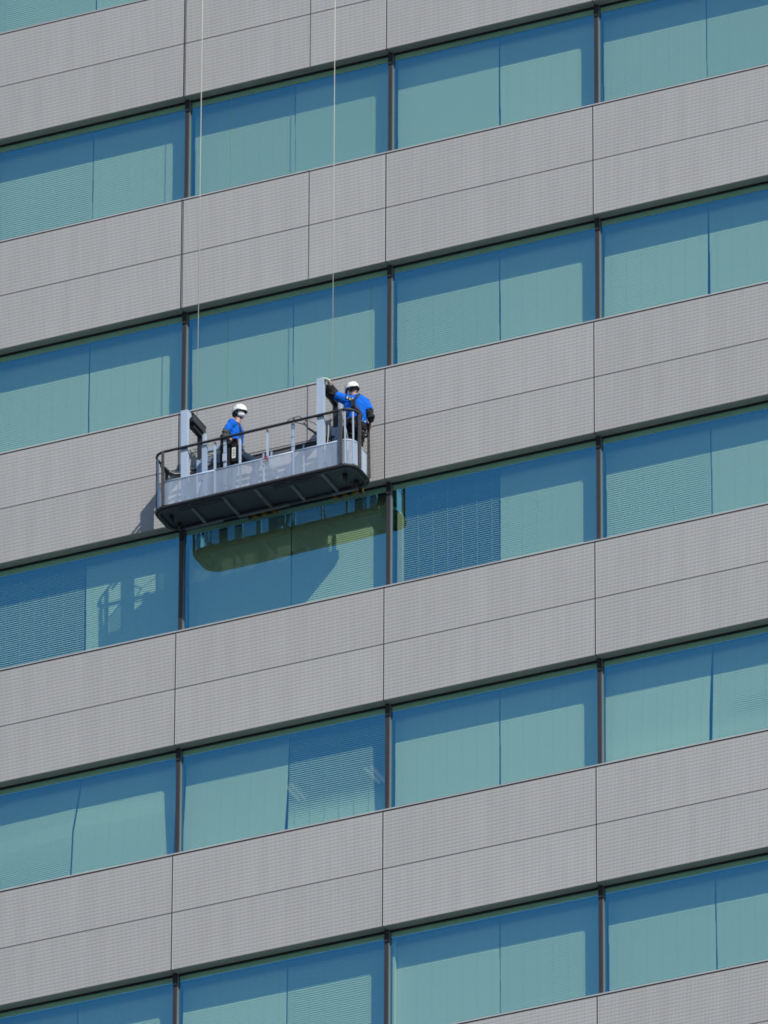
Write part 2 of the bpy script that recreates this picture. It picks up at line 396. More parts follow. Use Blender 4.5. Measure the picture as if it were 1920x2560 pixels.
for k in WINS:
    for j in BAYS:
        for h in 'LR':
            w_ = 1.768; x = j*W+(.022 if h == 'L' else 1.812); jx = 0
            sp = spec.get((j, k, h), dict(tilt=const(75.8+random.uniform(-1.6, .8))))
            we = sp.get('we')
            if we is None and (j, k, h) not in ((0, 3, 'R'),):
                a = random.uniform(-.010, .010); q0 = random.uniform(.3, .8)
                we = (lambda a, q0: (lambda s: a*s+(.006 if s > q0 else 0)))(a, q0)
            o = blind_mesh(w_, sp['tilt'], sp.get('lean', 0), sp.get('yaw', 0), sp.get('rot', 0), 0, we)
            o.location = (x, BY, -H*k-BOT-.005)
            hd = MB(); hd.box((x, BY-.02, -H*k-BOT-.003), (x+w_, BY+.02, -H*k-BOT+.035), 'slat'); hr = hd.build('head_rail')
            vis = (j in coln) and (k >= 0 or j == -1)
            if vis:
                hr.parent = o; hr.location = (-o.location[0], -o.location[1], -o.location[2])
                if k == -1: lb = 'closed blind in the %s half of the window at the top left picture corner' % ('left' if h == 'L' else 'right')
                else: lb = special.get((j, k, h)) or 'closed pale blind, %s half of %s window, %s' % ('left' if h == 'L' else 'right', coln[j], rown[k])
                tag(o, lb, 'blind', 'venetian blinds behind the office windows')
            else:
                o.name = 'blind'; w = wins[j, k]; loc = Vector(o.location); o.parent = w; hr.parent = w
# things seen behind the open blinds
for x in (1.07, 2.46):
    b = MB(); z = -H*3-BOT+.098
    b.box((x-.11, 1.95, z-.04), (x+.11, 2.52, z), 'lamp'); o = b.build('ceiling_light')
    for d in (-.05, .05):
        tb = MB(); tb.tube([(x+d, 1.97, z-.062), (x+d, 2.50, z-.062)], .020, 'lit_tube', n=8); t_ = tb.build('tube', o)
    tag(o, 'twin tube ceiling lamp behind the half open blind, %s one' % ('left' if x < 2 else 'right'), 'ceiling light', 'ceiling lamps seen through the half open blind')
b = MB(); b.box((W+.075, .34, -H*3+.04), (W+.155, .40, -H*2-BOT-.03), 'column'); tag(b.build('window_post'), 'beige inner post at the left edge of the open dark blind', 'post')
b = MB(); b.box((W+.03, .30, -H*5+.04), (W+.075, .36, -H*4-BOT-.11), 'slat'); tag(b.build('curtain_strip'), 'pale upright strip beside the mullion in the lowest middle window', 'strip')

# ---------------------------------------------------------------- suspended work platform (gondola)
PC = Vector((1.72, -.525, -10.20))
gond = empty('work_platform', PC); gond.rotation_euler = (0, R(-.85), 0)
tag(gond, 'blue grey suspended work platform with dark guard rail hanging on two ropes', 'work platform')
def gp(mb, name, parent=None, **k):
    o = mb.build(name, None, None, **k)
    if parent is None: o.parent = gond; o.location = -PC
    else: o.parent = parent
    return o
GX0, GX1, GY0, GY1 = -.02, 3.46, -.885, -.165
def loop(off=0., r=.20, z=0., n=7, y1=GY1):
    pts = []; x0, x1, y0, y1 = GX0+off, GX1-off, GY0+off, y1-off; r = r-off
    for cx, cy, a0 in ((x1-r, y0+r, -90), (x1-r, y1-r, 0), (x0+r, y1-r, 90), (x0+r, y0+r, 180)):
        for q in range(n+1):
            a = R(a0+90*q/n); pts.append((cx+r*math.cos(a), cy+r*math.sin(a), z))
    return pts
b = MB(); b.tube(loop(0, .2, -9.175), .022, 'rail', closed=True, n=12)
rail_ = gp(b, 'top_rail')
b = MB(); b.tube([(-.0, -.62, -9.245), (0, -.36, -9.245), (.06, -.24, -9.245), (.18, -.2, -9.245), (.5, -.195, -9.245), (3.2, -.195, -9.245)], .02, 'rail', flat=(.012, .034)); gp(b, 'rear_rail')
b = MB(); b.tube([(.03, -.60, -9.222), (.03, -.37, -9.222), (.08, -.26, -9.222), (.19, -.225, -9.222), (.34, -.22, -9.222)], .011, 'grey_cable', n=8); gp(b, 'rail_pipe')
# bottom frame: channel around the floor
def ring_band(mb, off, z0, z1, th, m, r=.2):
    i = mb.mi(m); o1 = loop(off, r, 0); o2 = loop(off+th, r, 0); n = len(o1)
    V = [[mb.bm.verts.new((p[0], p[1], z)) for p in o] for o, z in ((o1, z0), (o1, z1), (o2, z1), (o2, z0))]
    for c in range(4):
        A, B = V[c], V[(c+1) % 4]
        for q in range(n): mb.bm.faces.new((A[q], A[(q+1) % n], B[(q+1) % n], B[q])).material_index = i
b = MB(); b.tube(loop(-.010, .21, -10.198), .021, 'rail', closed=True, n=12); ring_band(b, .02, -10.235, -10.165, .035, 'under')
gp(b, 'bottom_frame')
b = MB(); b.tube(loop(-.012, .21, -10.172), .007, 'strut', closed=True, n=8); gp(b, 'edge_strip')
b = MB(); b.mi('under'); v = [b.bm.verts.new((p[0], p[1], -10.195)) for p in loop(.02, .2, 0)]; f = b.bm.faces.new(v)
v2 = [b.bm.verts.new((p[0], p[1], -10.150)) for p in loop(.02, .2, 0)]; b.bm.faces.new(v2)
n = len(v)
for q in range(n): b.bm.faces.new((v[q], v[(q+1) % n], v2[(q+1) % n], v2[q]))
gp(b, 'floor')
for x in (.60, 1.18, 1.745, 2.315, 2.90):
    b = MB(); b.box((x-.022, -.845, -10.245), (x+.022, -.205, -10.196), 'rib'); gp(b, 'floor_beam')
for x0, x1 in ((.42, 1.17), (2.05, 2.80)):
    b = MB(); b.box((x0, -.842, -10.262), (x1, -.765, -10.2465), 'rail'); b.box((x0, -.842, -10.2460), (x0+.02, -.765, -10.1965), 'rail'); gp(b, 'bumper_channel')
for x0, x1 in ((1.16, 2.05), (2.80, 3.25), (.25, .9)):
    b = MB(); b.box((x0, -.245, -10.27), (x1, -.20, -10.2465), 'rib'); gp(b, 'rear_channel')
for x0, x1 in ((1.30, 1.80), (2.78, 3.28)):
    b = MB(); b.box((x0, -.135, -10.275), (x1, -.095, -10.20), 'stripes')
    for xx in (x0+.05, x1-.07): b.box((xx, -.18, -10.24), (xx+.02, -.136, -10.21), 'rail')
    gp(b, 'striped_bumper')
for x, y in ((.18, -.6), (.2, -.33), (3.2, -.62), (3.28, -.36)):
    b = MB(); b.tube([(x-.018, y, -10.28), (x+.018, y, -10.28)], .045, 'rail', n=16); b.box((x-.03, y-.03, -10.245), (x+.03, y+.03, -10.1955), 'rail'); b.box((x-.03, y-.02, -10.28), (x-.022, y+.02, -10.2455), 'strut')
    gp(b, 'caster')
b = MB(); b.tube([(3.19, -.40, -10.2), (3.20, -.33, -10.27), (3.23, -.22, -10.31), (3.27, -.14, -10.345), (3.28, -.10, -10.36)], .009, 'brown', n=7); gp(b, 'rope_end')
b = MB(); b.tube([(1.74, -.62, -10.2), (1.75, -.55, -10.275), (1.73, -.46, -10.265), (1.76, -.40, -10.30), (1.75, -.30, -10.26)], .009, 'brown', n=7); gp(b, 'rope_knot')
# side sheets
PT, PB = -9.723, -10.163
def sheet(name, pts, m='sheet'):
    b = MB(); i = b.mi(m)
    n = len(pts); d = .003
    outs = []
    for k, p in enumerate(pts):
        a = Vector(pts[max(0, k-1)]); c = Vector(pts[min(n-1, k+1)]); t = (c-a).normalized(); nrm = Vector((-t.y, t.x))
        outs.append((Vector(p), nrm))
    V = []
    for z in (PB, PT): V.append([b.bm.verts.new((p.x, p.y, z)) for p, q in outs])
    for k in range(n-1):
        f = b.bm.faces.new((V[0][k], V[0][k+1], V[1][k+1], V[1][k])); f.material_index = i; f.smooth = n > 3
    o = gp(b, name)
    # lips
    for nm, z in (('top_lip', PT), ('bottom_lip', PB)):
        c = MB(); c.tube([(p[0], p[1], z) for p in pts], .012, 'paint_l', n=6, flat=(.007, .017)); q = c.build(nm); q.parent = o
    return o
fy = GY0+.014
joints = [.185, 1.055, 2.42, 3.235]
for a, c in zip(joints[:-1], joints[1:]):
    o = sheet('front_sheet', [(a, fy), ((a+c)/2, fy), (c, fy)])
    rv = MB()
    nr = int((c-a)/.17)
    for q in range(nr+1):
        for z in (PT-.035, PB+.035):
            rv.tube([(a+.03+q*(c-a-.06)/max(1, nr), fy-.001, z), (a+.03+q*(c-a-.06)/max(1, nr), fy-.006, z)], .0045, 'cable' if random.random() < .5 else 'steel', n=6)
    for q in range(3):
        xx, zz = random.uniform(a+.1, c-.1), random.uniform(PB+.08, PT-.08); rv.tube([(xx, fy-.001, zz), (xx, fy-.006, zz)], .006, 'cable' if q else 'steel', n=6)
    join_extra(o, rv)
for x in joints[1:-1]:
    b = MB(); b.box((x-.018, fy-.008, PB), (x+.018, fy-.0035, PT), 'paint'); gp(b, 'joint_cover')
def corner(cx, cy, a0, r=.186, n=9): return [(cx+r*math.cos(R(a0+90*q/n)), cy+r*math.sin(R(a0+90*q/n))) for q in range(n+1)]
sheet('corner_sheet', corner(GX1-.2, GY0+.2, -90), 'sheet'); sheet('corner_sheet', corner(GX0+.2, GY0+.2, 180), 'sheet')
sheet('end_sheet', [(GX1-.014, -.655), (GX1-.014, -.34)]); sheet('end_sheet', [(GX0+.014, -.34), (GX0+.014, -.655)])
sheet('rear_sheet', [(3.2, GY1-.014), (1.7, GY1-.014), (.2, GY1-.014)])
# struts with holes (dark) and plain posts (pale)
def strut(x, y, w=.042, d=.030, face='y'):
    b = MB(); b.box((x-w/2, y-d/2, -10.17), (x+w/2, y+d/2, -9.18), 'strut')
    o = gp(b, 'corner_strut')
    h = MB()
    for q in range(9):
        z = -10.12+q*.105
        h.tube([(x, y-d/2+.001, z), (x, y-d/2-.002, z)], .0075, 'cable', n=8)
        h.tube([(x+w/2-.001, y, z), (x+w/2+.002, y, z)], .0075, 'cable', n=8)
    join_extra(o, h)
for x, y in ((.168, -.905), (-.036, -.67), (3.255, -.905), (3.475, -.665), (3.475, -.315), (-.036, -.32)): strut(x, y)
def post(x, y, w=.034, d=.03, z0=-10.15, z1=-9.195, m='paint_l', name='rail_post'):
    b = MB(); b.box((x-w/2, y-d/2, z0), (x+w/2, y+d/2, z1), m, ); return gp(b, name, bevel=.003)
yp = GY0+.04
for x in (1.048, 1.485, 1.962): post(x, yp)
for x in (1.225, 2.405):
    o = post(x, yp, .046, .034, m='paint')
    for z in (-9.30, -9.45, -9.62):
        t_ = MB(); t_.box((x-.028, yp-.021, z), (x+.028, yp-.0175, z+.006), 'cable'); t_.build('wire_tie').parent = o
for x, y in ((3.31, -.862), (3.42, -.79), (.035, -.80)): post(x, y, .022, .022)
post(.865, yp+.01, .085, .04, m='paint')
for x in (.25, 1.6, 1.74, 2.3, 3.0): post(x, GY1-.035, .03, .025, m='paint')
b = MB(); b.box((1.19, yp-.03, -9.60), (1.262, yp-.018, -9.455), 'paint_l'); gp(b, 'junction_box', bevel=.006)
b = MB(); b.tube([(1.5, yp-.01, -9.735), (1.56, yp-.02, -9.735), (1.57, yp-.02, -9.735)], .006, 'cable', n=5); gp(b, 'latch')
# hoist frames (davits)
for x0 in (.458, 2.822):
    w = .122
    b = MB()
    b.prism([(-.86, -10.14), (-.79, -10.14), (-.79, -8.62), (-.70, -8.52), (-.72, -8.475), (-.86, -8.475)], 'x', x0, x0+w, 'paint_l')
    fr = gp(b, 'hoist_frame', bevel=.003)
    b = MB(); b.box((x0+.015, -.70, -8.60), (x0+w+.025, -.22, -8.475), 'rail'); b.box((x0+.01, -.72, -8.4745), (x0+w+.032, -.20, -8.462), 'strut')
    b.box((x0+.03, -.60, -8.66), (x0+w-.01, -.28, -8.6005), 'rail'); q = b.build('cross_arm'); q.parent = fr
    b = MB(); b.box((x0+.012, -.255, -9.06), (x0+w-.012, -.20, -8.6005), 'rail'); b.box((x0+w-.0115, -.27, -9.1), (x0+w+.03, -.19, -8.476+-.125), 'paint_l'); q = b.build('rear_leg_top'); q.parent = fr  # dark box on the upper rear leg, pale strip on its right side
    b = MB(); b.box((x0, -.26, -10.14), (x0+w, -.195, -9.061), 'paint'); q = b.build('rear_leg'); q.parent = fr
    b = MB(); ry = -.369 if x0 < 1 else -.533; rx = .492 if x0 < 1 else 2.927; b.tube([(rx, ry, -8.47), (rx, ry, -8.42)], .014, 'steel', n=8); q = b.build('rope_guide'); q.parent = fr
# hoist control box on the inner side
b = MB()
b.box((.66, -.40, -9.30), (1.02, -.24, -9.04), 'boxgrey'); b.box((.655, -.408, -9.14), (1.025, -.4005, -9.06), 'boxbeige')
b.box((.64, -.43, -9.06), (1.04, -.22, -9.00), 'paint'); b.box((.66, -.36, -9.62), (.99, -.24, -9.3005), 'boxgrey')
cb = gp(b, 'control_box', bevel=.004)
for x, z, s_ in ((.75, -9.50, .05), (.86, -9.42, .035), (.93, -9.52, .04)):
    b = MB(); b.box((x-s_/2*1.5, -.375, z-s_/2), (x+s_/2*1.5, -.3605, z+s_/2), 'boxbeige'); b.build('switch').parent = cb
b = MB(); b.tube([(.88, -.385, -9.40), (.88, -.395, -9.40)], .016, 'label', n=12); b.build('dial').parent = cb
# hoist motor behind the right davit and cable bits
b = MB(); b.box((2.93, -.42, -9.58), (3.06, -.22, -9.18), 'paint'); gp(b, 'hoist_motor', bevel=.01)
def cable(pts, r, m, name, parent=None, n=7):
    P = [Vector(p) for p in pts]; out = []
    for k in range(len(P)-1):
        p0, p1, p2, p3 = P[max(0, k-1)], P[k], P[k+1], P[min(len(P)-1, k+2)]
        for q in range(6):
            t = q/6; out.append(.5*((2*p1)+(-p0+p2)*t+(2*p0-5*p1+4*p2-p3)*t*t+(-p0+3*p1-3*p2+p3)*t**3))
    out.append(P[-1])
    b = MB(); b.tube(out, r, m, n=n)
    return gp(b, name) if parent is None else b
cable([(.60, -.80, -9.05), (.66, -.74, -9.22), (.60, -.78, -9.33), (.585, -.80, -9.55), (.595, -.82, -9.72)], .008, 'grey_cable', 'control_cable')
cable([(.61, -.85, -9.23), (.70, -.80, -9.36), (.80, -.72, -9.42), (.86, -.62, -9.40), (.93, -.5, -9.42), (.94, -.4, -9.45)], .008, 'cable', 'control_cable')
cable([(.66, -.80, -9.20), (.72, -.72, -9.19), (.80, -.6, -9.22), (.86, -.5, -9.19)], .006, 'cable', 'control_cable')
cable([(2.96, -.72, -8.8), (3.02, -.66, -8.95), (2.98, -.7, -9.1), (3.0, -.7, -9.3), (2.99, -.74, -9.65)], .007, 'cable', 'control_cable')
cable([(2.99, -.78, -9.3), (2.995, -.80, -9.5), (2.985, -.82, -9.7)], .009, 'boxbeige', 'control_cable')
cable([(2.62, -.86, -9.2), (2.70, -.84, -9.22), (2.80, -.80, -9.29)], .005, 'cable', 'control_cable')
b = MB(); b.tube([(1.10, -.80, -9.165), (1.11, -.80, -9.135), (1.22, -.80, -9.12), (1.25, -.80, -9.15)], .007, 'rail', n=6); gp(b, 'handle')

# ropes
for x, y, lb in ((.492, -.369, 'thin cream suspension rope holding the left hoist frame of the platform'), (2.927, -.533, 'thin cream suspension rope holding the right hoist frame of the platform')):
    b = MB(); b.tube([(0, 0, 0), (0, 0, 8), (.0, 0, 16)], .0055, 'rope', n=8)
    o = b.build('rope'); o.location = (x, y, -8.43); tag(o, lb, 'rope', 'ropes carrying the work platform')

# bucket, ribbon, lanyard
bk = MB(); i = bk.mi('bucket'); cx_, cy_, zb_ = 2.0, -.775, -10.065
prof = [(.0, 0), (.066, 0), (.080, .140), (.086, .140), (.086, .158), (.078, .170), (.05, .178), (0, .18)]
rings = [[bk.bm.verts.new((cx_+r_*math.cos(R(15*q)), cy_+r_*math.sin(R(15*q)), zb_+z_)) for q in range(24)] if r_ else [bk.bm.verts.new((cx_, cy_, zb_+z_))] for r_, z_ in prof]
for A, B in zip(rings[:-1], rings[1:]):
    for q in range(24):
        vs = [A[q % len(A)], A[(q+1) % len(A)], B[(q+1) % len(B)], B[q % len(B)]]; vs = list(dict.fromkeys(vs))
        f = bk.bm.faces.new(vs); f.material_index = i; f.smooth = True
bo = bk.build('bucket'); tag(bo, 'small white lidded bucket hanging by a cord behind the grey platform sheet', 'bucket')
b = MB(); b.tube([(cx_+.088*math.cos(R(a)), cy_, zb_+.15+.09*math.sin(R(a))) for a in range(0, 181, 15)], .004, 'steel', n=6); b.build('handle').parent = bo
b = MB(); b.tube([(cx_, cy_, zb_+.24), (cx_-.03, cy_-.03, -9.78), (1.962, -.86, -9.715)], .004, 'cord', n=5); b.build('cord').parent = bo
b = MB()
for pts in ([(1.955, -.885, -9.68), (1.93, -.90, -9.72), (1.955, -.905, -9.755), (1.98, -.90, -9.72), (1.955, -.895, -9.70)],
            [(1.955, -.905, -9.74), (1.93, -.905, -9.79), (1.945, -.905, -9.83)], [(1.955, -.905, -9.74), (1.985, -.905, -9.78), (1.975, -.905, -9.82)], [(1.91, -.905, -9.735), (1.955, -.905, -9.74), (1.99, -.905, -9.715)]):
    b.tube(pts, .007, 'red', n=5, flat=(.004, .009))
tag(b.build('ribbon'), 'dark red ribbon knotted on the sheet top below a rail post', 'ribbon')
ly = empty('lanyard', (2.45, -.9, -9.15)); tag(ly, 'black safety lanyard with metal snap hooks hung over the dark guard rail', 'lanyard')
def at(b, name, par):
    o = b.build(name); o.parent = par; o.location = -Vector(par.location); return o
b = MB(); b.tube([(2.42, -.90, -9.17), (2.44, -.93, -9.13), (2.52, -.91, -9.115), (2.60, -.84, -9.15), (2.63, -.80, -9.24), (2.62, -.79, -9.27), (2.56, -.83, -9.22), (2.47, -.90, -9.21), (2.43, -.91, -9.19)], .0075, 'rail', closed=True, n=7); at(b, 'hook', ly)
b = MB(); b.tube([(2.32, -.90, -9.17), (2.34, -.92, -9.145), (2.42, -.93, -9.13), (2.46, -.91, -9.15)], .006, 'rail', n=7); at(b, 'hook_gate', ly)
b = MB(); b.tube([(2.575, -.84, -9.20), (2.625, -.78, -9.29)], .016, 'grey_cable', n=8, flat=(.010, .017)); at(b, 'swivel', ly)
bb = cable([(2.63, -.78, -9.29), (2.67, -.66, -9.30), (2.72, -.50, -9.30), (2.80, -.36, -9.26), (2.88, -.25, -9.22)], .017, 'cable', 'strap', parent=1, n=8); at(bb, 'strap', ly)

# ---------------------------------------------------------------- people
def skin_obj(name, nodes, edges, m, root=0, sub=2, parent=None, extra=None):
    """nodes: {key:(co, radius)}; grows one smooth surface"""
    keys = list(nodes); me = bpy.data.meshes.new(name)
    me.from_pydata([nodes[k][0] for k in keys], [(keys.index(a), keys.index(b)) for a, b in edges], [])
    o = bpy.data.objects.new(name, me); COL.objects.link(o)
    sk = o.modifiers.new('skin', 'SKIN'); sk.use_smooth_shade = True; sk.branch_smoothing = .35
    if not me.skin_vertices: me.skin_vertices.new()
    for i, k in enumerate(keys):
        r_ = nodes[k][1]; me.skin_vertices[0].data[i].radius = r_ if isinstance(r_, tuple) else (r_, r_)
        me.skin_vertices[0].data[i].use_root = (i == root)
    sb = o.modifiers.new('sub', 'SUBSURF'); sb.levels = sub; sb.render_levels = sub
    dg = bpy.context.evaluated_depsgraph_get(); dg.update()
    me2 = bpy.data.meshes.new_from_object(o.evaluated_get(dg)); o.modifiers.clear(); o.data = me2
    me2.materials.clear(); me2.materials.append(M[m] if isinstance(m, str) else m)
    for p in me2.polygons: p.use_smooth = True
    if parent: o.parent = parent; o.location = -Vector(parent.location)
    return o
def ell(b, c, ax, rad, m, nu=20, nv=14, fn=None):
    """ellipsoid with axes ax (3 vectors) and optional deform fn(local unit vector)->scale"""
    i = b.mi(m); V = []
    for v in range(nv+1):
        th = math.pi*v/nv; row = []
        for u in range(nu):
            ph = 2*math.pi*u/nu; d = Vector((math.sin(th)*math.cos(ph), math.sin(th)*math.sin(ph), math.cos(th)))
            k = fn(d) if fn else 1
            p = Vector(c)+ax[0]*d.x*rad[0]*k+ax[1]*d.y*rad[1]*k+ax[2]*d.z*rad[2]*k
            row.append(b.bm.verts.new(p))
        V.append(row)
    for v in range(nv):
        for u in range(nu):
            f = b.bm.faces.new((V[v][u], V[v][(u+1) % nu], V[v+1][(u+1) % nu], V[v+1][u])); f.material_index = i; f.smooth = True
    bmesh.ops.remove_doubles(b.bm, verts=b.bm.verts, dist=1e-5)
def axes(yaw, pitch):
    f = Vector((math.cos(yaw)*math.cos(pitch), math.sin(yaw)*math.cos(pitch), math.sin(pitch))); l = Vector((-math.sin(yaw), math.cos(yaw), 0)); return f, l, f.cross(l)
def hand_nodes(nd, ed, key, wrist, d, side, n_, curl, s=1.0):
    """palm and five fingers: d points along the hand, side toward the thumb, n_ out of the palm's back"""
    d = Vector(d).normalized(); side = Vector(side); side = (side-d*side.dot(d)).normalized(); n_ = d.cross(side).normalized()*(1 if Vector(n_).dot(d.cross(side)) > 0 else -1)
    w = Vector(wrist); pal = w+d*.05*s; nd[key+'p'] = (pal, (.030*s, .017*s)); ed.append((key, key+'p'))
    for q, (o_, L) in enumerate(((.027, .068), (.009, .078), (-.009, .072), (-.026, .055))):
        base = w+d*.088*s+side*o_*s; k0 = key+'f%d' % q; nd[k0] = (base, .0105*s); ed.append((key+'p', k0)); pr = base; ang = curl*.5
        for t in range(3):
            dd = d*math.cos(ang)-n_*math.sin(ang); pr = pr+dd*L*s/3; kk = k0+'%d' % t; nd[kk] = (pr, (.0095-.001*t)*s); ed.append((k0 if t == 0 else k0+'%d' % (t-1), kk)); ang += curl*.5
    t0 = w+d*.03*s+side*.030*s; nd[key+'t0'] = (t0, .012*s); ed.append((key+'p', key+'t0'))
    t1 = t0+(d*.6+side*.7-n_*.3).normalized()*.035*s; nd[key+'t1'] = (t1, .0105*s); ed.append((key+'t0', key+'t1'))
    t2 = t1+(d*.9+side*.15-n_*.4).normalized()*.028*s; nd[key+'t2'] = (t2, .009*s); ed.append((key+'t1', key+'t2'))

def head_parts(root, hc, yaw, pitch, mask=True, body=None):
    f, l, u = axes(yaw, pitch); f, l, u = f*.90, l*.90, u*.92
    b = MB()
    def hf(d):     # d.x forward, d.y left, d.z up
        k = 1.0
        if d.x > 0 and d.z < 0: k += .10*d.x*(-d.z)
        if abs(d.y) > .6 and d.z < -.2: k -= .10
        return k
    ell(b, hc, (f, l, u), (.100, .080, .120), 'skin', 24, 18, hf)
    for s in (-1, 1):
        ell(b, hc+l*s*.077-u*.01-f*.005, (f, l, u), (.018, .008, .030), 'skin', 10, 8)
        ell(b, hc+l*s*.031+f*.084+u*.008, (f, l, u), (.010, .013, .008), 'eye', 8, 6)
    b2 = [(.085, .0, .02), (.112, 0, -.018), (.090, 0, -.03)]
    i = b.mi('skin'); vs = [b.bm.verts.new(hc+f*.088+u*.02), b.bm.verts.new(hc+f*.116-u*.022), b.bm.verts.new(hc+f*.088+l*.017-u*.03), b.bm.verts.new(hc+f*.088-l*.017-u*.03)]
    for q in ((0, 1, 2), (0, 3, 1), (1, 3, 2)): b.bm.faces.new([vs[k] for k in q]).material_index = i
    m_i = b.mi('red'); ell(b, hc+f*.090-u*.055, (f, l, u), (.008, .024, .006), 'skin', 8, 6)
    if body is not None: join_extra(body, b)
    # hair
    b = MB(); i = b.mi('hair')
    ell(b, hc-f*.012+u*.002, (f, l, u), (.102, .088, .118), 'hair', 22, 16, lambda d: .80 if (d.x > .25 and d.z < .45) or d.z < -.72 else 1.0)
    at(b, 'hair', root)
    # helmet
    hp = MB(); i = hp.mi('helmet'); iv = hp.mi('vent'); nu, nv = 40, 14; V = []
    for v in range(nv+1):
        row = []
        for q in range(nu):
            ph = 2*math.pi*q/nu; cx = math.cos(ph)
            low = -.26-.20*(-cx if cx < 0 else 0)+.13*max(0, cx)      # rim drops behind
            low += .13*math.exp(-((abs((ph % (2*math.pi))-math.pi)-math.pi*.62)/.35)**2)  # arch over the ear
            th = (math.acos(max(-1, min(1, low))))*v/nv
            flare = 1+.035*(v/nv)**6
            r_ = Vector((math.sin(th)*cx*.136, math.sin(th)*math.sin(ph)*.117, math.cos(th)*.130))*flare
            if v >= nv-1 and cx > .35: r_.x += (.020 if v == nv else .006)*(cx-.35)/.65; r_.z -= .006*(v == nv)
            # centre ridge
            r_.z += .004*math.exp(-(r_.y/.03)**2)*math.sin(th)
            row.append(hp.bm.verts.new(hc+u*.022+f*r_.x+l*r_.y+u*r_.z))
        V.append(row)
    for v in range(nv):
        for q in range(nu):
            fc = hp.bm.faces.new((V[v][q], V[v][(q+1) % nu], V[v+1][(q+1) % nu], V[v+1][q])); fc.material_index = i; fc.smooth = True
    bmesh.ops.remove_doubles(hp.bm, verts=hp.bm.verts, dist=1e-5)
    hel = at(hp, 'helmet', root)
    sm = hel.modifiers.new('solid', 'SOLIDIFY'); sm.thickness = .006; sm.offset = -1
    # inner rim, vents, straps
    rm = MB(); rm.tube([hc+u*(.005+.012*math.cos(R(a)))+f*.122*math.cos(R(a))+l*.101*math.sin(R(a))-u*(.030 if abs(a-180) < 60 else 0) for a in range(0, 360, 15)], .012, 'vent', closed=True, n=6, flat=(.008, .022))
    x = rm.build('headband'); x.parent = hel
    vt = MB()
    for s in (-1, 1):
        for dx, sz in ((.0, .030), (.070, .018), (-.080, .014)):
            cc = hc+u*.022; th = R(63); ph0 = R(90-dx*480/1)*s
            base = []
            for (aa, zz) in ((-1, -.8), (1, -.8), (0, 1.1)):
                d = Vector((math.sin(th-zz*sz*4)*math.cos(ph0+aa*sz*4*s*.9), math.sin(th-zz*sz*4)*math.sin(ph0+aa*sz*4*s*.9), math.cos(th-zz*sz*4)))
                base.append(cc+f*d.x*.1435+l*d.y*.1245+u*(d.z*.138+.003))
            inner = [p-(p-cc).normalized()*.012 for p in base]
            vv = [vt.bm.verts.new(p) for p in base+inner]; k_ = vt.mi('vent')
            for q in ((0, 1, 2), (5, 4, 3), (0, 3, 4, 1), (1, 4, 5, 2), (2, 5, 3, 0)): vt.bm.faces.new([vv[t] for t in q]).material_index = k_
    x = vt.build('vents'); x.parent = hel
    st = MB()
    for s in (-1, 1):
        st.tube([hc+l*s*.095+f*.03+u*.0, hc+l*s*.086+f*.02-u*.05, hc+l*s*.06+f*.045-u*.10, hc+f*.055-u*.128], .006, 'strap', n=6)
        st.tube([hc+l*s*.095-f*.06+u*.0, hc+l*s*.090-f*.02-u*.04, hc+l*s*.086+f*.02-u*.055], .006, 'strap', n=6)
    x = st.build('chin_strap'); x.parent = hel
    if mask:
        mk = MB(); i = mk.mi('mask'); V = []
        for a in range(-70, 71, 10):
            row = []
            for q in range(6):
                z = -.012-.095*q/5; e = R(a); bulge = 1+.10*math.sin(math.pi*q/5)
                rx, ry = .106*bulge, .084; sc = 1-.25*max(0, (q-3)/2)
                row.append(mk.bm.verts.new(hc+f*rx*math.cos(e)*sc+l*ry*math.sin(e)*sc+u*(z+.002*(q % 2))))
            V.append(row)
        for A, B in zip(V[:-1], V[1:]):
            for q in range(5):
                fc = mk.bm.faces.new((A[q], B[q], B[q+1], A[q+1])); fc.material_index = i; fc.smooth = True
        for s in (-1, 1):
            mk.tube([hc+f*.04+l*s*.081+u*.0, hc-f*.004+l*s*.088+u*.006, hc-f*.006+l*s*.088-u*.03, hc+f*.035+l*s*.080-u*.07], .0022, 'mask', n=5)
        o = at(mk, 'mask', root); sm = o.modifiers.new('s', 'SOLIDIFY'); sm.thickness = .003
    return hel

